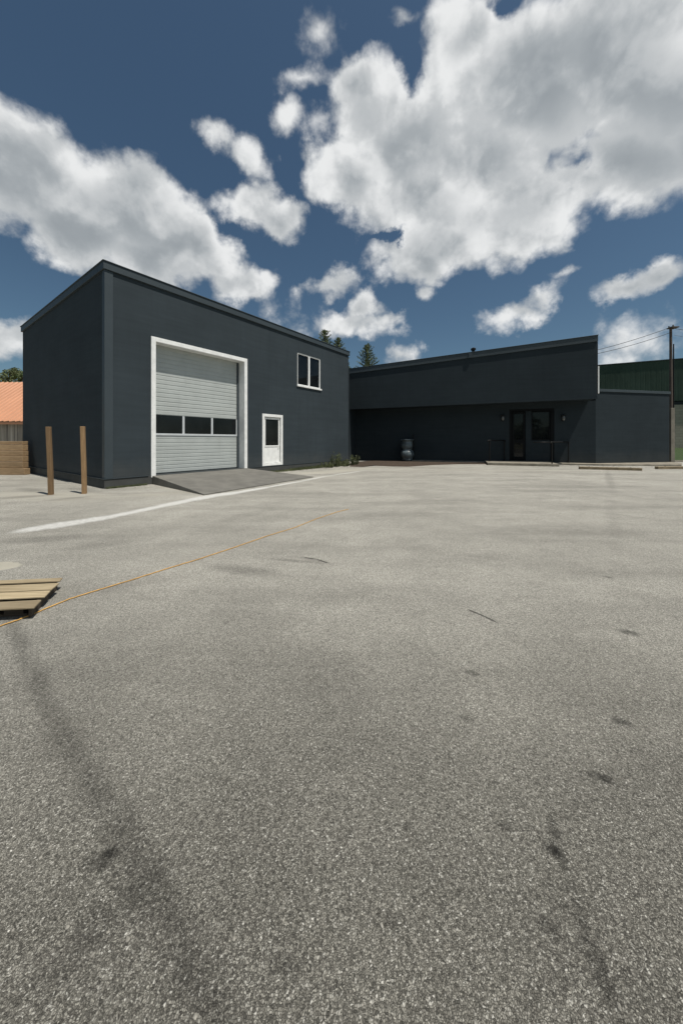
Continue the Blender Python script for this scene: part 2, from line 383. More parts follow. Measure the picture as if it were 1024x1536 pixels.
link('corner_trim', BX(((-.022,-.022,.285),(.20,-.001,WH-.23)), ((-.022,.0,.285),(-.001,.16,WH-.23))), M['trim_dark'], wh, bevel=.004)
link('sill_flashing', BX(((-.05,-.055,.272),(gs0-.22,-.002,.284)), ((gs1+.22,-.05,.272),(WL+.03,-.002,.284)), ((-.05,.002,.272),(-.002,WD,.284))), M['trim_dark'], wh)
link('roof_vent', BX(((-.02,2.55,WH+.035),(.42,3.0,WH+.12)), ((.04,2.6,WH-.3),(.36,2.95,WH+.034))), M['black'], wh, bevel=.01)
# roller door
def slat_sheet(bm, x0, x1, z0, z1, y, pitch, depth=.011):
    n = max(1, round((z1-z0)/pitch)); p = (z1-z0)/n; prof = []
    for i in range(n):
        z = z0+i*p
        prof += [(z+.0*p, depth), (z+.07*p, depth), (z+.17*p, 0), (z+.92*p, .0)]
    prof.append((z1, depth))
    L = [bm.verts.new((x0, y+d, z)) for z, d in prof]; Rr = [bm.verts.new((x1, y+d, z)) for z, d in prof]
    for i in range(len(prof)-1): bm.faces.new((L[i], Rr[i], Rr[i+1], L[i+1]))
gd = link('roller_door', BX(((gs0+.001,TH+.062,gz0+.002),(gs1-.001,TH+.09,gz1+.1))), M['shutter'], wh)   # backing board
def rowz(py, px=236): return fz(px, py)[1]
zb1 = (rowz(648.5)+fz(357, 652.5)[1])/2; zb0 = zb1-.07
zt = (rowz(621)+fz(357, 628)[1])/2
yy = TH+.02
bm = bmesh.new(); slat_sheet(bm, gs0+.002, gs1-.10, gz0+.02, zb0, yy, .135); link('door_section', bm, M['shutter'], gd)
bm = bmesh.new(); slat_sheet(bm, gs0+.002, gs1-.10, zt, gz1+.02, yy, .148); link('door_section', bm, M['shutter'], gd)
link('rail', BX(((gs0+.002,yy-.02,zb0),(gs1-.09,yy+.03,zb1))), M['rail'], gd, bevel=.004)
link('bottom_seal', BX(((gs0+.002,yy-.01,gz0+.002),(gs1-.10,yy+.04,gz0+.02))), M['black'], gd)
gw = gs1-.10-gs0
for k in range(3):
    x0 = gs0+.03+gw/3*k; x1 = gs0+gw/3*(k+1)-.05
    link('pane', BX(((x0,yy+.018,zb1),(x1+.02,yy+.03,zt-.001))), M['glass'], gd)
    link('mullion', BX(((x1+.021,yy-.012,zb1+.001),(x1+.098,yy+.03,zt-.003))), M['rail'], gd, bevel=.004)
link('door_track', BX(((gs1-.088,yy-.03,gz0+.003),(gs1-.002,yy+.035,gz1-.002))), M['trim_dark'], gd)
w = .135
link('door_frame', BX(((gs0-w,-.045,gz0-.06),(gs0+.01,-.001,gz1+w)), ((gs1-.01,-.045,gz0-.005),(gs1+w,-.001,gz1+w)), ((gs0+.01,-.045,gz1-.01),(gs1-.01,-.001,gz1+w))), M['white'], gd, bevel=.006)
link('reveal_lining', BX(((gs1-.012,-.0005,gz0+.001),(gs1-.0005,TH+.06,gz1-.001)), ((gs0+.0005,-.0005,gz0+.001),(gs0+.006,TH+.01,gz1-.001)), ((gs0+.007,-.0005,gz1-.012),(gs1-.013,TH+.0,gz1-.0005))), M['white'], gd)
# upper window
win = link('window', BX(((ws0,.10,wz0),(ws1,.13,wz1))), M['frame_dark'], wh)
f_ = .055
link('window_frame', BX(((ws0,.02,wz0),(ws0+f_,.099,wz1)), ((ws1-f_,.02,wz0),(ws1,.099,wz1)), ((ws0+f_,.02,wz1-f_),(ws1-f_,.099,wz1)), ((ws0+f_,.02,wz0),(ws1-f_,.099,wz0+f_)),
     (((ws0+ws1)/2-.055,.012,wz0+f_),((ws0+ws1)/2+.055,.099,wz1-f_))), M['white'], win, bevel=.004)
link('sill', BX(((ws0-.05,-.06,wz0-.075),(ws1+.05,.08,wz0-.001))), M['white'], win, bevel=.006)
mx = (ws0+ws1)/2
link('pane', BX(((ws0+f_,.075,wz0+f_),(mx-.056,.085,wz1-f_))), M['glass'], win)
link('pane', BX(((mx+.056,.075,wz0+f_),(ws1-f_,.085,wz1-f_))), M['glass'], win)
# side door
d_ = link('door', BX(((ds0,.08,dz0),(ds1,.12,dz1))), M['white'], wh)
cw = .10
link('door_frame', BX(((ds0-.02,-.03,dz0-.02),(ds0+cw,.0795,dz1+.02)), ((ds1-cw,-.03,dz0-.02),(ds1+.02,.0795,dz1+.02)), ((ds0+cw,-.03,dz1-cw),(ds1-cw,.0795,dz1+.02)), ((ds0+cw,-.03,dz0-.02),(ds1-cw,.0795,dz0+.07))), M['white'], d_, bevel=.006)
i0, i1 = ds0+cw+.03, ds1-cw-.03; sp = dz0+(dz1-dz0)*.39
link('door_leaf', BX(((i0,.03,sp-.06),(i1,.079,sp)), ((i0,.03,sp),(i0+.07,.079,dz1-cw-.03)), ((i1-.07,.03,sp),(i1,.079,dz1-cw-.03)), ((i0+.07,.03,dz1-cw-.10),(i1-.07,.079,dz1-cw-.03)),
     ((i0,.045,dz0+.09),(i1,.079,sp-.08))), M['white'], d_, bevel=.005)
link('pane', BX(((i0+.07,.05,sp+.001),(i1-.07,.06,dz1-cw-.101))), M['glass'], d_)
bm = bmesh.new(); tube(bm, [(i1-.035,.0,sp-.02),(i1-.035,-.02,sp-.02),(i1-.12,-.02,sp-.02)], .010, 6); link('handle', bm, M['rail'], d_)
# ramp
P1 = A+DF*(gs0-.10); P2 = A+DF*(gs1+.12); G1 = on_ground(306, 743); G2 = on_ground(470, 716)
off = Vector((DF.y, -DF.x, 0))*.04
rp = empty('loading_ramp', (P1+G1)/2, 'grey concrete ramp sloping up to the roller door', 'ramp')
bm = bmesh.new(); prism(bm, [P1+off, G1, G2, P2+off], [.004]*4, [.268, .03, .03, .268]); link('slab', bm, M['rampmat'], rp, world=True, bevel=.01)
# ---------------------------------------------------------------- office building (right)
B0 = on_ground(530, 690); B1 = on_ground(893, 697); DO = (B1-B0).normalized(); NO = Vector((DO.y, -DO.x, 0)); NO = NO if NO.y < 0 else -NO
def t_at(px, base=B0):
    r = (px-512)/F; return (r*base.y-base.x)/(DO.x-r*DO.y)
Dp = 1.25
Q0 = B0+NO*Dp
tl = t_at(523.5, Q0); tr = t_at(895, Q0)
QL = Q0+DO*tl; QR = Q0+DO*tr
zlt = H+(HZ-553.5)/F*QL.y; zrt = H+(HZ-503)/F*QR.y
zlb = H+(HZ-613.5)/F*QL.y; zrb = H+(HZ-597.5)/F*QR.y
rzo = math.atan2(DO.y, DO.x)
of = empty('office_building', B0, 'long low charcoal building with overhanging upper storey and recessed glass entrance, right of the warehouse', 'building', rz=rzo)
# local frame: x along the wall, y away from camera, z up
def topz(x): return zlt+(zrt-zlt)*(x-tl)/(tr-tl)
def botz(x): return zlb+(zrb-zlb)*(x-tl)/(tr-tl)
xr = (B1-B0).length; XB = -7.0
Xn = -1.0
e0, e1 = t_at(763.5), t_at(831); ez1 = H+(HZ-614)/F*(B0+DO*e0).y; ez0 = .16
bm = bmesh.new(); wall_with_holes(bm, xr-Xn, 0, 3.75, [(e0-Xn, ez0, e1-Xn, ez1)], .3)
bmesh.ops.translate(bm, verts=bm.verts, vec=(Xn, 0, 0)); link('wall', bm, M['wall2'], of)
# overhanging storey
def sloped(bm, x0, x1, y0, y1, zb, zt_):
    prism(bm, [(x0,y0),(x1,y0),(x1,y1),(x0,y1)], [zb(x0),zb(x1),zb(x1),zb(x0)], [zt_(x0),zt_(x1),zt_(x1),zt_(x0)])
bm = bmesh.new(); sloped(bm, tl, tr, -Dp, -.001, botz, lambda x: topz(x)-.33)
link('fascia', bm, M['wall2'], of)
bm = bmesh.new(); sloped(bm, XB, tr, .001, 9, lambda x: 3.751, lambda x: topz(x)-.5); link('upper_storey', bm, M['wall2'], of)
bm = bmesh.new(); sloped(bm, tl-.01, tr+.04, -Dp-.05, -Dp+.35, lambda x: topz(x)-.329, topz)
sloped(bm, tr-.30, tr+.04, -Dp+.351, 9, lambda x: topz(x)-.329, topz)
sloped(bm, tl-.01, tr+.06, -Dp-.075, -Dp+.37, lambda x: topz(x)+.001, lambda x: topz(x)+.03)
link('parapet_cap', bm, M['trim_dark'], of, bevel=.008)
bm = bmesh.new(); sloped(bm, tl, tr+.015, -Dp-.02, -Dp+.0-.0005, lambda x: botz(x)-.02, lambda x: botz(x)+.10); link('drip_edge', bm, M['wall2'], of)
# link wall closing the gap to the warehouse
Wc = A+DF*WL
inv = (Matrix.Translation(B0) @ Matrix.Rotation(rzo, 4, 'Z')).inverted()
c1 = inv @ Wc
bm = bmesh.new(); prism(bm, [(c1.x+.0, c1.y+.05), (tl+.02,-Dp-.002), (tl-.3,-Dp-.002), (c1.x-.3,c1.y+.25)], 0, [topz(tl)-.35]*4)
prism(bm, [(tl+.02,-Dp), (.12,-.002), (-.4,-.002), (tl-.3,-Dp)], 0, 3.7)
link('link_wall', bm, M['wall2'], of)
# side wing
WR0 = on_ground(1003.5, 695); wl = inv @ WR0
wz = 1.4+(HZ-583)/F*B1.y
wdir = Vector((wl.x-xr, wl.y, 0)).normalized(); wn = Vector((-wdir.y, wdir.x, 0))
w0 = Vector((xr+.003, .0, 0)); w1 = Vector((wl.x, wl.y, 0))
link('side_wing', PR([w0, w1, w1+wn*8, w0+wn*8], 0, wz-.16), M['wall2'], of)
link('wing_cap', PR([w0-wn*.05, w1-wn*.05+wdir*.05, w1+wn*8, w0+wn*8], wz-.159, wz), M['trim_dark'], of, bevel=.008)
# white trim beside the end of the fascia
za, zb = H+(HZ-590)/F*QR.y, H+(HZ-549)/F*QR.y
bm = bmesh.new(); prism(bm, [(tr+.045,-Dp+.0),(tr+.11,-Dp+.0),(tr+.11,-Dp+.16),(tr+.045,-Dp+.16)], za, zb); link('white_trim', bm, M['white'], of, bevel=.004)
bm = bmesh.new(); sloped(bm, tr+.001, tr+.042, -Dp, -Dp+.2, lambda x: za-.03, lambda x: topz(x)-.34); link('end_trim', bm, M['black'], of)
# roof vent
vx = t_at(705, Q0+Vector((0,0,0)))
bm = bmesh.new(); lathe(bm, [(.09,0),(.09,.5),(.15,.5),(.15,.6),(.05,.66)], 12); link('roof_vent', bm, M['black'], of, loc=(vx+.2, -Dp+.55, topz(vx)-.22))
bm = BX(((vx-.09,-Dp-.1,topz(vx)-.32),(vx+.12,-Dp-.051,topz(vx)-.02))); link('roof_scupper', bm, M['trim_dark'], of)
# entrance
def oz(px, py):
    t_ = t_at(px); return H+(HZ-py)/F*(B0+DO*t_).y
def ox(px): return t_at(px)
FD = M['frame_dark']
en = link('entrance_frame', BX(((e0,.24,ez0),(e1,.29,ez1)), ((e0,.02,ez0),(e0+.14,.239,ez1)), ((e1-.18,.02,ez0),(e1,.239,ez1)), ((e0+.14,.02,ez1-.14),(e1-.18,.239,ez1))), FD, of)
dl0, dl1 = ox(768), ox(788); wl0, wl1 = ox(797), ox(825.5)
link('infill_panel', BX(((dl1+.01,.06,ez0),(wl0,.238,ez1-.141)), ((wl0,.06,ez0),(e1-.181,.238,oz(797,660.5)))), M['wall2'], en)
mid_z = oz(778, 662)
dr = link('glass_door', BX(((dl0,.10,ez0+.01),(dl0+.12,.16,ez1-.16)), ((dl1-.12,.10,ez0+.01),(dl1,.16,ez1-.16)), ((dl0+.12,.10,mid_z-.12),(dl1-.12,.16,mid_z+.12)), ((dl0+.12,.10,ez1-.30),(dl1-.12,.16,ez1-.16)), ((dl0+.12,.10,ez0+.01),(dl1-.12,.16,ez0+.25))), FD, of, bevel=.004)
link('pane', BX(((dl0+.12,.12,mid_z+.121),(dl1-.12,.13,ez1-.301))), M['glass'], dr)
link('pane', BX(((dl0+.12,.12,ez0+.251),(dl1-.12,.13,mid_z-.121))), M['glass'], dr)
bm = bmesh.new(); tube(bm, [(dl1-.10,.10,mid_z+.2),(dl1-.10,.05,mid_z+.2),(dl1-.10,.05,mid_z+.75),(dl1-.10,.10,mid_z+.75)], .014, 6); link('handle', bm, M['black'], dr)
wz_0, wz_1 = oz(797, 660), ez1-.16
wi = link('window', BX(((wl0,.05,wz_0),(wl0+.06,.15,wz_1)), ((wl1-.06,.05,wz_0),(wl1,.15,wz_1)), ((wl0+.06,.05,wz_0),(wl1-.06,.15,wz_0+.06)), ((wl0+.06,.05,wz_1-.06),(wl1-.06,.15,wz_1))), FD, of, bevel=.004)
link('pane', BX(((wl0+.061,.09,wz_0+.061),(wl1-.061,.10,wz_1-.061))), M['glass'], wi)
for px in (753.5, 844):
    lx = ox(px); lz = oz(px, 628)
    lb = link('wall_lamp', BX(((lx-.07,-.03,lz-.15),(lx+.07,-.001,lz+.25)), ((lx-.11,-.24,lz+.17),(lx+.11,-.031,lz+.21))), M['black'], of, bevel=.01)
    bm = bmesh.new(); lathe(bm, [(.03,-.12),(.065,-.09),(.08,.02),(.07,.12),(.04,.165)], 14); link('lamp_globe', bm, M['lampglass'], lb, loc=(lx,-.14,lz), smooth=True)
# ---------------------------------------------------------------- entrance step, kerbs, bed
def O(x, y, z=0): return (Matrix.Translation(B0) @ Matrix.Rotation(rzo, 4, 'Z')) @ Vector((x, y, z))
sL, sR = on_ground(731, 697.5), on_ground(839, 700)
a_, b_ = inv @ sL, inv @ sR
yf = (a_.y+b_.y)/2
st = empty('entrance_step', O((a_.x+b_.x)/2, yf/2), 'low pale concrete landing in front of the glass entrance', 'step', rz=rzo)
x0s, x1s = a_.x-(O(0,0)-O(0,0)).x, b_.x
cx = (x0s+x1s)/2
bm = BX(((x0s-cx,0,.004),(x1s-cx,-yf-.003,.14))); link('landing', bm, M['kerbmat'], st, loc=(0, yf/2, 0), bevel=.015)
kb = PR([O(3.6,-.003), O(3.6,-.62), O(x0s-.01,-.62), O(x0s-.01,-.003)], .002, .09); tag(link('kerb', kb, M['kerbmat'], bevel=.015), kind='structure')
kb = PR([O(x1s+.01,-.003), O(x1s+.01,-.75), O(xr+.1,-.8), on_ground(1022, 699), on_ground(1022, 696.3), O(wl.x,wl.y-.06), O(xr,-.003)], .002, .09); tag(link('kerb', kb, M['kerbmat'], bevel=.015), kind='structure')
# mulch bed (lumpy low strip)
bm = bmesh.new(); outline = [(526,694),(560,690.3),(640,691.2),(735,694.4),(732,696.3),(690,696.2),(650,697.5),(612,700),(585,699.6),(560,698.5),(545,700.5),(524,700)]
g = [on_ground(x, y) for x, y in outline]
ctr = sum(g, Vector())/len(g); vs = [bm.verts.new((p.x, p.y, .005)) for p in g]; vi = [bm.verts.new((p.x+(ctr.x-p.x)*.12, p.y+(ctr.y-p.y)*.2, .035)) for p in g]
n = len(g)
for i in range(n): bm.faces.new((vs[i], vs[(i+1)%n], vi[(i+1)%n], vi[i]))
bm.faces.new(vi)
tag(link('mulch_bed', bm, M['mulch']), 'brown bark mulch strip along the wall under the overhang', 'mulch', kind='stuff')
# wheel stops
def wheel_stop(pa, pb, label, h=.13, w=.20):
    a, b = on_ground(*pa), on_ground(*pb); d = b-a; L = d.length
    o = empty('wheel_stop', (a+b)/2, label, 'wheel stop', 'wheel stops along the kerb', rz=math.atan2(d.y, d.x))
    bm = bmesh.new(); prism(bm, [(-L/2,-w/2),(L/2,-w/2),(L/2,w/2),(-L/2,w/2)], .004, h*.5)
    prism(bm, [(-L/2,-w/2+.0),(L/2,-w/2+.0),(L/2,w/2-.0),(-L/2,w/2-.0)], h*.5+.0005, h)
    link('stop_beam', bm, M['tan'], o, bevel=.02)
    for sg in (-1, 1):
        bm = bmesh.new(); lathe(bm, [(.025, h-.01), (.025, h+.012), (.012, h+.016)], 10); link('anchor_pin', bm, M['black'], o, loc=(sg*L*.33, 0, 0))
wheel_stop((868, 703.5), (962, 706), 'long tan concrete wheel stop right of the entrance landing')
wheel_stop((984, 703.5), (1060, 703), 'wheel stop at the right edge of the lot, near the pole')
# lawn bank, far right
bm = bmesh.new(); a = on_ground(1009, 692.5); b = on_ground(1200, 692.5)
vs = [bm.verts.new(p) for p in ((a.x-.3, a.y, .02), (b.x, a.y, .02), (120, 52, .42), (15, 52, .42), (14, 33, .2), (a.x-.3, 30, .1))]; bm.faces.new(vs)
tag(link('lawn', bm, M['lawn']), kind='structure')
kb = PR([(a.x-.2,a.y-.16),(b.x,a.y-.16),(b.x,a.y-.01),(a.x-.2,a.y-.01)], .002, .10); tag(link('kerb', kb, M['kerbmat'], bevel=.01), kind='structure')
# ---------------------------------------------------------------- green building, far right
gb1 = at(1024, 537, 48); hG = gb1.z; Yl = (hG-H)*F/(HZ-547); gb0 = Vector(((898-512)/F*Yl, Yl, 0)); gb1.z = 0
dg = (gb1-gb0).normalized(); g0 = gb0-dg*25; Lg = 25+(gb1-gb0).length+45
gb = empty('green_building', g0, 'large dark green clad shed on a beige block base beyond the office wing', 'building', rz=math.atan2(dg.y, dg.x))
zg = H+(HZ-600.5)/F*48; zg2 = H+(HZ-606.5)/F*48
link('wall', BX(((0,.25,0),(Lg,.8,zg2)),((0,.25,zg2),(.5,20,zg2+1))), M['block'], gb)
link('clerestory', BX(((0,.7,zg2+.001),(Lg,.9,zg))), M['glass'], gb)
for k in range(7, 24): link('clerestory_post', BX(((k*2.2,.45,zg2+.001),(k*2.2+.25,.69,zg))), M['timber'], gb)
bm = bmesh.new(); n_ = int(Lg/.6); front = []
for k in range(n_):
    x = k*.6
    front += [(x,0),(x+.42,0),(x+.46,.008),(x+.56,.008)]
front.append((n_*.6,0))
lo = [bm.verts.new((x,y,zg)) for x, y in front]; hi = [bm.verts.new((x,y,hG-.12)) for x, y in front]
for i in range(len(front)-1): bm.faces.new((lo[i], lo[i+1], hi[i+1], hi[i]))
box(bm, (0,.2,zg+.01), (Lg,18,hG-.13)); link('cladding', bm, M['green_clad'], gb)
link('roof_edge', BX(((-.1,-.1,hG-.12),(Lg,18,hG))), M['trim_dark'], gb)
# ---------------------------------------------------------------- barn, far left
Yb = 30.0; ez = H+(HZ-632)/F*Yb; rzb = H+(HZ-573.5)/F*(Yb+6); bx1 = -20.0; bx0 = -52.0
bn = empty('barn', (-36, Yb+.6, 0), 'old barn with bright orange tin roof and weathered grey board wall', 'barn')
link('wall', BX(((bx0,Yb+.5,0),(bx1,Yb+.7,ez+.1)), ((bx1-.2,Yb+.7,0),(bx1,Yb+11,ez+.1))), M['greyboard'], bn, world=True)
bm = bmesh.new(); k = bx0-.5; prof = []
while k < bx1+.5:
    prof += [(k, 0), (k+.38, 0), (k+.41, .02), (k+.47, .02), (k+.50, 0)]; k += .5
for ya, za_, yb_, zb_ in ((Yb, ez, Yb+6, rzb), (Yb+12, ez, Yb+6, rzb)):
    lo = [bm.verts.new((x, ya, za_+d)) for x, d in prof]; hi = [bm.verts.new((x, yb_, zb_+d)) for x, d in prof]
    for i in range(len(prof)-1): bm.faces.new((lo[i], lo[i+1], hi[i+1], hi[i]))
rf = link('roof', bm, M['orange_roof'], bn, world=True)
md = rf.modifiers.new('solid', 'SOLIDIFY'); md.thickness = .06; md.offset = -1
link('eave_board', BX(((bx0,Yb+.05,ez-.25),(bx1,Yb+.10,ez-.07))), M['orange_roof'], bn, world=True)
# ---------------------------------------------------------------- stacked timbers, left
rows = [(42, 712.5, 702.5), (39.5, 702.5, 693), (39.5, 693, 684.5), (39.5, 684.5, 676.5), (39, 676.5, 667), (39, 667, 661.5)]
Yt = on_ground(40, 712.5).y; z = 0.004
names = ['lowest timber of the pile beside the warehouse, sticking out furthest right', 'second timber from the bottom of the pile beside the warehouse', 'third timber from the bottom of the pile beside the warehouse',
         'fourth timber from the bottom of the pile beside the warehouse', 'thick timber just under the top one of the pile', 'topmost thin timber of the pile beside the warehouse']
for i, ((px, pb, pt), lab) in enumerate(zip(rows, names)):
    Yi = Yt+i*.09
    h = (pb-pt)/F*Yt
    X = (px-512)/F*(Yi+.16); L = 3.2+random.uniform(-.1, .1)
    o = link('timber', BX(((-L,0,0),(0,.26,h-.012))), M['timber'], loc=(X, Yi, z), bevel=.012)
    o.rotation_euler = (0, 0, random.uniform(-.004, .004))
    tag(o, lab, 'timber', 'timbers stacked beside the warehouse'); z += h
# ---------------------------------------------------------------- wooden posts
def post(pxb, pyb, pyt, pxt, wpx, label, rzp):
    b = on_ground(pxb, pyb); wm = wpx/F*b.y/1.24*.70; h = (pyb-pyt)/F*b.y
    dx = (pxt-pxb)/F*b.y
    bm = bmesh.new(); n = 9; rings = []
    for k in range(n):
        u = k/(n-1); off = Vector((dx*u+.004*math.sin(u*5), 0, 0)); s = wm/2*(1-.04*u)
        rings.append([bm.verts.new((off.x+a*s, off.y+c*s, -.02+(h+.02)*u)) for a, c in ((-1,-1),(1,-1),(1,1),(-1,1))])
    for A_, B_ in zip(rings, rings[1:]):
        for q in range(4): bm.faces.new((A_[q], A_[(q+1)%4], B_[(q+1)%4], B_[q]))
    bm.faces.new(rings[0][::-1]); bm.faces.new(rings[-1])
    o = link('wooden_post', bm, M['post'], loc=b, rz=rzp, bevel=.008)
    tag(o, label, 'post', 'wooden posts beside the warehouse')
post(76.5, 742, 640, 73.5, 10, 'brown square wooden post, further from the warehouse corner', R(14))
post(126.5, 740.5, 639.5, 124.5, 9.5, 'brown square wooden post, nearer the warehouse corner', R(14))
# ---------------------------------------------------------------- pallet
pz = .10
ra, rb_ = on_ground(94, 866.5, pz), on_ground(51, 911, pz); la = on_ground(0, 870.5, pz)
dv = (ra-la).normalized(); nv = Vector((dv.y, -dv.x, 0))           # towards camera
pal = empty('pallet', (ra.x-.5, ra.y-.25, 0), 'low wooden pallet with pale deck boards and a slanting right end', 'pallet')
depth = (rb_-ra).dot(nv); slant = (rb_-ra).dot(dv)/depth
edges = [0, .19, .215, .47, .487, .73, .755, 1.0]
bds = [(0,.13),(.215,.452),(.470,.68),(.775,1.0)]
ends = [0, .0, .0, .0]
for k, (u0, u1) in enumerate(bds):
    y0, y1 = u0*depth, u1*depth
    x0_ = slant*y0+(.015 if k == 1 else 0); x1_ = slant*y1
    p = [ra+dv*x0_+nv*y0, ra+dv*x1_+nv*y1, ra-dv*1.5+nv*y1, ra-dv*1.5+nv*y0]
    zz = pz-.022+random.uniform(-.002, .003)
    link('deck_board', PR([(q.x, q.y) for q in p], zz+.009, zz+.022), M['pallet'], pal, world=True, bevel=.003)
for u in (.10, .48, .80):
    c = ra+nv*depth*u; x1_ = slant*depth*u-.065
    p = [c+dv*x1_+nv*.045, c+dv*x1_-nv*.045, c-dv*1.5-nv*.045, c-dv*1.5+nv*.045]
    link('stringer', PR([(q.x, q.y) for q in p], .060, .0775), M['pallet_shade'], pal, world=True)
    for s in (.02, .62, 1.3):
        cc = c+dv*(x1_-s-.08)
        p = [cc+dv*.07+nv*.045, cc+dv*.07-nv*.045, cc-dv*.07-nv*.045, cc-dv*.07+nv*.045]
        link('block', PR([(q.x, q.y) for q in p], .02, .0595), M['pallet_shade'], pal, world=True)
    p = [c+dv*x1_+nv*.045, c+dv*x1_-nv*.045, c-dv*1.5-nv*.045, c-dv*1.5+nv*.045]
    link('base_board', PR([(q.x, q.y) for q in p], .003, .0195), M['pallet_shade'], pal, world=True)
c0 = ra+nv*.05*depth+dv*(slant*.05*depth-.035); c1_ = ra+nv*.93*depth+dv*(slant*.93*depth-.035)
link('end_board', PR([(q.x, q.y) for q in (c0, c1_, c1_-dv*.022, c0-dv*.022)], .003, .0775), M['pallet_shade'], pal, world=True)
# ---------------------------------------------------------------- orange rope
rp_px = [(-8,943),(5,937),(25,930.5),(48,922),(66,914),(105,898),(150,884),(200,869),(250,853),(300,838),(350,821.5),(400,804),(440,792),(475,778),(505,768),(525,763)]
pts = []
for (x0,y0),(x1,y1) in zip(rp_px, rp_px[1:]):
    for k in range(8):
        u = k/8; p = on_ground(x0+(x1-x0)*u, y0+(y1-y0)*u, .008); pts.append(p+Vector((random.uniform(-.003,.003), random.uniform(-.004,.004), 0)))
bm = bmesh.new(); tube(bm, pts, .0046, 6)
tag(link('rope', bm, M['orange_rope'], smooth=True), 'thin orange rope lying across the asphalt past the pallet', 'rope')
# ---------------------------------------------------------------- urn and standpipe
ub = O(t_at(610.5), -.62, .03)
ub = Vector(((610.5-512)/F*ub.y, ub.y, .03)); us = ub.y/F
bm = bmesh.new()
prof = [(6.5,0),(8.2,.8),(8.6,3),(8.0,4.5),(9.2,6),(10.6,9),(10.8,12),(9.6,15),(7.0,17.2),(7.4,18.6),(9.0,21),(9.2,24.5),(8.4,28),(8.0,30),(10.2,31.6),(10.6,32.6),(9.2,33),(7.2,31),(6.2,28)]
lathe(bm, [(r*us*.92, z*us) for r, z in prof], 32, .04)
tag(link('urn', bm, M['urn'], loc=ub, smooth=True), 'tall grey glazed urn with two bulges standing against the dark wall', 'urn')
pb = Vector(((620.5-512)/F*ub.y, ub.y+.15, .03))
bm = bmesh.new(); tube(bm, [(0,0,-.02),(0,0,1.72),(-.06,-.02,1.78)], .035, 8); box(bm, (-.05,-.05,1.1), (.05,.05,1.2))
tag(link('standpipe', bm, M['black'], loc=pb, bevel=.0), 'thin dark standpipe rising behind the grey urn', 'pipe')
# ---------------------------------------------------------------- railings
def railing(front, back, h, label):
    d = back-front; L = d.length
    o = empty('railing', front, label, 'railing', 'handrails at the entrance', rz=math.atan2(d.y, d.x))
    bm = bmesh.new(); tube(bm, [(-.18,0,h-.06),(-.1,0,h),(L+.02,0,h)], .034, 8); link('handrail', bm, M['black'], o, smooth=True)
    for x, z0 in ((0, 0), (L-.06, .14)):
        bm = bmesh.new(); tube(bm, [(x,0,z0+.004),(x,0,h-.02)], .034, 8); ps = link('post', bm, M['black'], o)
        bm = bmesh.new(); lathe(bm, [(.10,z0+.005),(.10,z0+.03),(.06,z0+.04),(.05,z0+.10),(.036,z0+.11)], 12); link('base_plate', bm, M['black'], ps, loc=(x,0,0))
    return o
fr = on_ground(827.5, 699.5); bk = Vector(((852-512)/F*20.1, 20.1, 0)); bk.z = 0
bk = O(t_at(852)-.0, -.1); bk.z = 0
hr = (699.5-663)/F*fr.y
rr = railing(fr, bk, hr, 'black handrail right of the glass entrance')
fe = on_ground(800, 699.0); dl_ = rr.matrix_basis.inverted() @ fe
bm = bmesh.new(); tube(bm, [(0,0,hr-.01), (dl_.x, dl_.y, hr-.01)], .026, 8); link('front_rail', bm, M['black'], rr, smooth=True)
fl = on_ground(734, 695.5); bl = O(t_at(757), -.08); bl.z = 0
railing(fl, bl, (695.5-660.5)/F*fl.y, 'black handrail left of the glass entrance')
# ---------------------------------------------------------------- utility pole and lines
Yp = 23.3; pbx = (1006-512)/F*Yp; ptop = at(1005.5, 490, Yp).z
up = empty('utility_pole', (pbx, Yp, 0), 'dark wooden utility pole behind the office wing', 'utility pole')
bm = bmesh.new(); tube(bm, [(0,0,0),(0,0,ptop*.5),(-.02,0,ptop)], [.11,.095,.075], 12); link('pole', bm, M['pole'], up, smooth=False)
link('crossarm', BX(((-.10,-.22,ptop-.10),(.36,.22,ptop-.03))), M['pole'], up)
bm = bmesh.new(); tube(bm, [(.13,-.05,2.6),(.13,-.05,ptop-1.2)], .035, 6); link('conduit', bm, M['black'], up)
for y in (-.15, .15):
    bm = bmesh.new(); lathe(bm, [(.03,0),(.05,.03),(.03,.06),(.045,.09),(.02,.12)], 8); link('insulator', bm, M['black'], up, loc=(0, y, ptop-.02))
# concrete post under it
cpb = Vector(((1006.3-512)/F*21.15, 21.15, 0))
bm = BX(((-.12,-.12,0),(.12,.12,H+(HZ-612)/F*cpb.y))); tag(link('concrete_post', bm, M['concrete'], loc=cpb, bevel=.015), 'pale square concrete post against the end of the office wing', 'post')
def line(a, b, sag, label, r=.016):
    bm = bmesh.new(); n = 24; pts = []
    for k in range(n+1):
        u = k/n; p = a.lerp(b, u); p.z -= sag*4*u*(1-u); pts.append(p)
    tube(bm, pts, r, 5); tag(link('power_line', bm, M['wire'], smooth=True), label, 'power line', 'power lines on the pole')
xe = tr+.2
wa = O(tr+.01, 1.6); 
za1 = H+(HZ-531)/F*wa.y; za2 = H+(HZ-535.5)/F*wa.y
line(Vector((pbx-.1, Yp-.1, ptop-.05)), Vector((wa.x, wa.y, za1)), .12, 'upper thin black line from the pole top to the office building')
line(Vector((pbx-.1, Yp-.05, ptop-.42)), Vector((wa.x, wa.y, za2)), .14, 'lower thin black line from the pole to the office building')
line(Vector((pbx+.1, Yp+.1, ptop-.03)), Vector((pbx+22, Yp+4, ptop-.2)), .5, 'thin black line leaving the pole top towards the right')
line(Vector((pbx+.1, Yp-.1, ptop-.6)), Vector((pbx+22, Yp+3, ptop-1.5)), .5, 'thin black line leaving the pole to the right, below the other', r=.008)
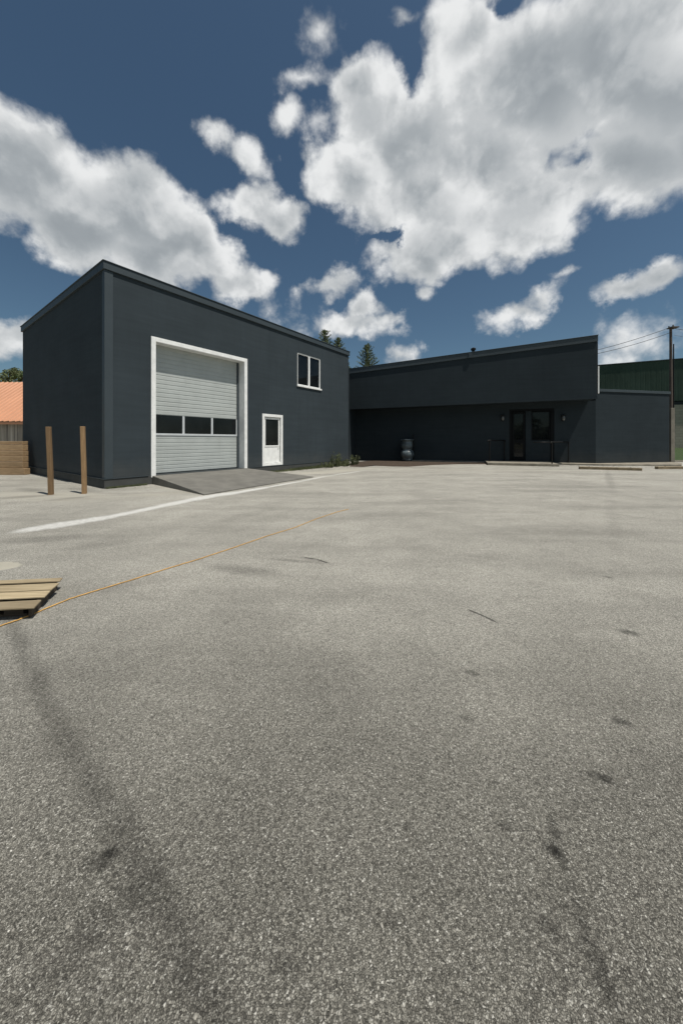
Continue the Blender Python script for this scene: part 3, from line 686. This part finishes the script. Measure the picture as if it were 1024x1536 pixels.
# ---------------------------------------------------------------- trees
def leafcloud(bm, c, rad, n, size, rnd, aspect=1.0, up=0.0):
    for _ in range(n):
        while True:
            p = Vector((rnd.uniform(-1,1), rnd.uniform(-1,1), rnd.uniform(-1,1)))
            if p.length < 1: break
        q = c+Vector((p.x*rad[0], p.y*rad[1], p.z*rad[2]))
        a = Vector((rnd.gauss(0,1), rnd.gauss(0,1), rnd.gauss(0,1)+up)).normalized(); b_ = a.cross(Vector((rnd.gauss(0,1), rnd.gauss(0,1), rnd.gauss(0,1)))).normalized()
        s = size*rnd.uniform(.6, 1.4)
        v = [bm.verts.new(q-a*s*.5), bm.verts.new(q+b_*s*.22*aspect), bm.verts.new(q+a*s*.5), bm.verts.new(q-b_*s*.22*aspect)]
        bm.faces.new(v)
def conifer(loc, h, r, label, seed, name='conifer', lean=0):
    rnd = random.Random(seed)
    o = empty(name, loc, label, 'tree', 'trees beyond the buildings')
    bm = bmesh.new(); tube(bm, [(0,0,0),(0,0,h*.5),(lean,0,h*.97)], [r*.09, r*.06, .02], 8)
    crown = bmesh.new(); nb = 190
    for k in range(nb):
        u = .22+.78*(k/nb)**.9; z = h*u; L = r*(1-u)**.75*rnd.uniform(.65, 1.15)+.12; a = k*2.399+rnd.uniform(-.3,.3); rise = rnd.uniform(.30, .95)
        dirv = Vector((math.cos(a), math.sin(a), rise)); tip = Vector((lean*u,0,z))+dirv*L
        tube(bm, [(lean*u,0,z-.05), tip], [.03*(1.2-u)+.008, .006], 4)
        m_ = max(5, int(L/.12))
        for j in range(m_):
            s = (j+1)/m_; c = Vector((lean*u,0,z)).lerp(tip, s)
            leafcloud(crown, c, (.05+.09*(1-s),)*3, 8, .17, rnd, .55, .5)
    link('trunk', bm, M['bark'], o); link('crown', crown, M['needle'], o)
def broad(loc, h, r, label, seed, nclump=26, cz=.62, leaf=.32, mat='broad'):
    rnd = random.Random(seed)
    o = empty('leafy_tree', loc, label, 'tree', 'trees beyond the buildings')
    bm = bmesh.new(); tube(bm, [(0,0,0),(.1,0,h*.35),(0,.1,h*.7)], [r*.09, r*.07, r*.03], 8)
    crown = bmesh.new()
    for k in range(nclump):
        a = rnd.uniform(0, 6.28); el = rnd.uniform(-.5, 1.35); q = r*rnd.uniform(.35, 1.0)
        c = Vector((math.cos(a)*math.cos(el)*q, math.sin(a)*math.cos(el)*q, h*cz+math.sin(el)*h*(1-cz)*rnd.uniform(.6,.97)))
        tube(bm, [(0,0,h*.45), c], [.05, .012], 4)
        s = rnd.uniform(.35, .7)*r*.6
        leafcloud(crown, c, (s*.8, s*.8, s*.8), 110, leaf*.8, rnd, 1.0)
    link('trunk', bm, M['bark'], o); link('crown', crown, M[mat], o)
Yt_ = 27
def tree_top(px, pytop, Y): p = at(px, pytop, Y); return Vector((p.x, p.y, 0)), p.z
l, h = tree_top(551, 517, 32); conifer(l, h, 3.0, 'small pointed green conifer showing above the office roof', 3)
l, h = tree_top(487, 496, 30); conifer(l, h, 3.2, 'feathery green conifer behind the warehouse roof', 5)
l, h = tree_top(507, 507, 33); conifer(l, h, 2.6, 'low conifer top behind the right end of the warehouse roof', 8)
l, h = tree_top(528, 541, 35); broad(l, h, 1.5, 'low leafy tree top between warehouse and conifer', 9, 16)
l, h = tree_top(20, 552, 46); broad(l, h, 2.0, 'dark green tree rising behind the orange roof', 11, 20, .8, .35, 'needle')
l, h = tree_top(2, 568, 47); broad(l, h, 2.4, 'low leafy tree behind the orange roof at the left edge', 12, 18, .8, .35)
l, h = tree_top(31, 560, 44); broad(l, h, 1.0, 'thin leafy tree behind the orange roof, next to the warehouse wall', 13, 8, .85, .3)
# tree belt behind the viewpoint, reflected by the office glass
rnd = random.Random(44); crown = bmesh.new()
for k in range(60):
    x = -60+k*2.4+rnd.uniform(-1,1); y = -45+rnd.uniform(-4,4); hh = rnd.uniform(4, 7.5)
    leafcloud(crown, Vector((x, y, hh*.5)), (2.6, 2.2, hh*.5), 260, .9, rnd, 1.6)
tag(link('tree_belt', crown, M['broad']), 'dense belt of leafy trees on the far side of the lot, seen in the entrance glass', 'trees', kind='stuff')
# ---------------------------------------------------------------- weeds
def weed(px, py, h, r, n, label, seed):
    rnd = random.Random(seed); b = on_ground(px, py); bm = bmesh.new(); st_ = bmesh.new()
    o = empty('weed', b, label, 'weed', 'weeds at the foot of the warehouse wall')
    for k in range(n):
        a = rnd.uniform(0, 6.28); q = r*math.sqrt(rnd.random())*.6; base = Vector((math.cos(a)*q, math.sin(a)*q, 0)); hh = h*rnd.uniform(.45, 1)
        tip = base+Vector((math.cos(a)*r*.5*rnd.random(), math.sin(a)*r*.5*rnd.random(), hh))
        tube(st_, [base, base.lerp(tip,.5)+Vector((0,0,.02)), tip], [.006,.004,.002], 4)
        for j in range(14):
            c = base.lerp(tip, rnd.uniform(.1, 1)); leafcloud(bm, c, (.05,.05,.05), 2, .07, rnd, 1.0, .8)
    tag(link('stem', st_, M['weed'], o), kind='stuff'); link('foliage', bm, M['weed'], o)
off_ = Vector((DF.y, -DF.x, 0))
weed(503, 700, .85, .40, 26, 'tallest weed at the right end of the warehouse wall', 1)
weed(488, 701.5, .32, .6, 24, 'low spreading weed left of the tallest one', 2)
weed(516, 699.5, .42, .40, 20, 'small weed at the warehouse corner', 3)
weed(531, 697.5, .6, .34, 26, 'bushy weed just past the warehouse corner', 4)
bm = bmesh.new(); rnd = random.Random(5)
def grass_run(s0, s1, n, hh, wid):
    for k in range(n):
        s = rnd.uniform(s0, s1); q = A+DF*s+off_*(.05+abs(rnd.gauss(0, wid))); h_ = hh*rnd.uniform(.4, 1.2); a = rnd.uniform(0, 6.28); w_ = Vector((math.cos(a), math.sin(a), 0))*.008
        tp = q+Vector((rnd.gauss(0,.04), rnd.gauss(0,.04), h_)); bm.faces.new([bm.verts.new(v) for v in (q-w_, q+w_, tp)])
grass_run(gs1+1.2, WL-.1, 2600, .10, .10); grass_run(WL-5, WL-.1, 1800, .16, .16); grass_run(0, gs0-.3, 900, .06, .05)
tag(link('grass_fringe', bm, M['weed']), 'thin fringe of grass along the foot of the warehouse wall', 'grass', kind='stuff')
# loose gravel gathered along the walls, thinly over the lot
bm = bmesh.new(); rnd = random.Random(21)
def pebble(q, r):
    m_ = Matrix.Translation(q) @ Matrix.Rotation(rnd.uniform(0, 6.28), 4, 'Z') @ Matrix.Diagonal((rnd.uniform(.7,1.4), rnd.uniform(.7,1.2), rnd.uniform(.4,.8), 1))
    bmesh.ops.create_icosphere(bm, subdivisions=1, radius=r, matrix=m_)
for k in range(260):
    q = A+DF*rnd.uniform(-.2, WL)+off_*(.1+abs(rnd.gauss(0, .35))); pebble(q, rnd.uniform(.008, .028))
for k in range(120):
    q = A+DL*rnd.uniform(0, WD)+Vector((DL.y, -DL.x, 0))*-(.15+abs(rnd.gauss(0, .35))); pebble(q, rnd.uniform(.008, .028))
for k in range(260):
    q = O(rnd.uniform(0, xr+5), -.9-abs(rnd.gauss(0, .6))); pebble(q, rnd.uniform(.01, .035))
for k in range(170):
    q = on_ground(rnd.uniform(-60, 1084), 700+850*rnd.random()**1.6); pebble(q, rnd.uniform(.003, .0065))
tag(link('gravel', bm, paint('gravel_stone', (.27,.255,.22), .9, .35, 20)), 'loose pale gravel scattered along the wall bases and over the lot', 'gravel', kind='stuff')
# ================================================================== light, sky, camera
EL, AZ = 66.5, -35.0
sd = Vector((math.cos(R(EL))*math.cos(R(AZ)), math.cos(R(EL))*math.sin(R(AZ)), math.sin(R(EL))))
sun = bpy.data.lights.new('sun', 'SUN'); sun.energy = 4.5; sun.angle = R(.5); sun.color = (1, .955, .875)
so = bpy.data.objects.new('sun', sun); C.objects.link(so); so.rotation_euler = sd.to_track_quat('Z', 'Y').to_euler(); so.location = (20, -20, 40)
W = bpy.data.worlds.new('World'); bpy.context.scene.world = W; W.use_nodes = True
t = NT(W.node_tree); bg = W.node_tree.nodes['Background']
sky = t.node('ShaderNodeTexSky', sky_type='NISHITA', sun_disc=False, sun_elevation=R(EL), sun_rotation=R(90-AZ), altitude=300, air_density=1.0, dust_density=1.0, ozone_density=2.0)
STR = .08
d = t.node('ShaderNodeTexCoord').outputs['Generated']
sp_ = t.node('ShaderNodeSeparateXYZ'); t.l.new(d, sp_.inputs[0])
ay = t.math('MAXIMUM', t.math('ABSOLUTE', sp_.outputs[1]), .02)
cmb = t.node('ShaderNodeCombineXYZ'); t.put(cmb.inputs[0], t.math('DIVIDE', sp_.outputs[0], ay)); t.put(cmb.inputs[1], t.math('DIVIDE', sp_.outputs[2], ay))
uv = cmb.outputs[0]
BL = [(30,250,150,100,24,1),(170,310,150,84,28,1),(285,370,110,54,24,1),(370,425,66,36,0,.6),(-60,190,120,80,20,1),(215,385,110,54,14,.8),(120,345,110,60,22,.9),
      (330,205,40,24,20,.4),(372,232,56,30,40,.5),(375,300,56,36,10,.65),(425,330,46,30,20,.55),(478,42,34,40,20,.26),(465,115,50,26,-15,.28),(447,183,34,24,-20,.32),(530,484,62,26,4,.5),(545,462,30,22,0,.4),(575,480,30,14,10,.3),(490,428,28,18,0,.3),(637,434,18,15,0,.3),
      (775,468,62,28,-20,.5),(822,440,60,24,-30,.42),(850,408,30,12,-10,.25),(940,430,50,20,-14,.45),(990,408,50,22,-18,.45),(10,515,66,30,0,.5),(605,532,20,20,0,.25),(985,525,80,24,-15,.10),(612,25,30,14,0,.22),(425,478,40,24,0,.12),
      (600,210,122,135,20,1),(640,300,120,70,0,1),(720,240,130,110,0,1),(530,260,72,66,0,.9),(540,125,44,56,20,.7),(790,130,190,140,-10,1),(960,110,190,175,0,1),(660,365,100,56,-14,.8),(770,315,160,76,-20,.9),(930,245,150,76,-10,.9),(700,60,70,84,15,1),(1100,200,150,120,0,1)]
HO = [(613,105,14,44,-5),(872,243,26,13,10),(755,8,18,14,0),(600,352,22,8,-20)]
def blob(vec, cx, cy, a, b_, rot):
    q = t.place(vec, ((cx-512)/F, (HZ-cy)/F, 0), -R(rot), (a/F, b_/F, 1))
    return t.math('SUBTRACT', 1, t.vmath('LENGTH', q))
def field(vec, dd):
    wv = t.vmath('SCALE', t.vmath('SUBTRACT', t.noise(dd, 6, 6, .6, color=True), (.5,.5,.5)), sc=.21)
    v = t.vmath('ADD', vec, wv)
    cur = None
    for bl in BL:
        e = blob(v, *bl[:5])
        if bl[5] != 1: e = t.math('MULTIPLY', e, bl[5])
        cur = e if cur is None else t.math('SMOOTH_MAX', cur, e, .10)
    hv = t.vmath('ADD', vec, t.vmath('SCALE', wv, sc=1.3))
    for bl in HO: cur = t.math('SUBTRACT', cur, t.math('MULTIPLY', t.math('MAXIMUM', t.math('ADD', blob(hv, *bl), .6), 0), .22))
    return cur
S1 = field(uv, d)
def bil(dd):
    w_ = t.vmath('ADD', dd, t.vmath('SCALE', t.vmath('SUBTRACT', t.noise(dd, 9, 5, .6, color=True), (.5, .5, .5)), sc=.10))
    v_ = t.vor(w_, 9.0, 'F1', '3D'); v_.normalize = True; v_.inputs['Detail'].default_value = 2.0; v_.inputs['Roughness'].default_value = .5
    v_.inputs['Lacunarity'].default_value = 2.3
    return v_.outputs['Distance']
lo = t.noise(d, 5.0, 2.5, .5); hi = t.noise(d, 16.0, 9, .62); bl_ = bil(d)
D1 = t.math('ADD', t.math('ADD', S1, t.math('MULTIPLY', t.math('SUBTRACT', lo, .5), .50)), t.math('MULTIPLY', t.math('SUBTRACT', hi, .5), .34))
D1 = t.math('ADD', D1, t.math('MULTIPLY', t.math('SUBTRACT', .335, bl_), .85))
alpha = t.mr(D1, -.03, .33)
off3 = Vector((sd.x, sd.y, 0)).normalized()*.012+Vector((0, 0, .028))
d2 = t.vmath('ADD', d, tuple(off3))
rel = t.math('ADD', t.math('MULTIPLY', t.math('SUBTRACT', bil(d2), bl_), 1.1), t.math('MULTIPLY', t.math('SUBTRACT', t.noise(d, 4.5, 2, .5), t.noise(t.vmath('ADD', d, tuple(off3*2.5)), 4.5, 2, .5)), 1.1))
lit = t.mr(rel, -.20, .20, 0, 1)
thick = t.mr(t.math('ADD', S1, t.math('MULTIPLY', t.math('SUBTRACT', lo, .5), 1.3)), .22, .95, 0, 1)
sh = t.math('SUBTRACT', t.math('ADD', .70, t.math('MULTIPLY', lit, .32)), t.math('MULTIPLY', thick, .37))
sh = t.math('ADD', sh, t.math('MULTIPLY', t.math('SUBTRACT', hi, .5), .12))
sh = t.mr(sh, .22, 1.0, 0, 1, smooth=False)
cc = t.ramp(sh, [(0, (.27, .30, .325)), (.35, (.40, .43, .45)), (.7, (.60, .62, .63)), (1, (.84, .85, .85))])
cc = t.vmath('SCALE', cc, sc=1/STR)
skyc = t.mix(1.0, sky.outputs[0], (.645, .755, .735), 'MULTIPLY')
t.l.new(t.mix(t.math('MULTIPLY', alpha, .97), skyc, cc), bg.inputs[0]); bg.inputs[1].default_value = STR
W.cycles.sampling_method = 'MANUAL'; W.cycles.sample_map_resolution = 512
cam = bpy.data.cameras.new('camera'); co = bpy.data.objects.new('camera', cam); C.objects.link(co)
co.location = (0, 0, H); co.rotation_euler = (R(90), 0, 0)
cam.sensor_fit = 'HORIZONTAL'; cam.sensor_width = 36; cam.lens = 36*F/1024
cam.shift_x = 0; cam.shift_y = -(768-HZ)/1024
cam.clip_start = .05; cam.clip_end = 3000
sc = bpy.context.scene; sc.camera = co
sc.view_settings.view_transform = 'Standard'; sc.view_settings.look = 'None'; sc.view_settings.gamma = 1; sc.view_settings.use_curve_mapping = False
sc.view_settings.exposure = 0
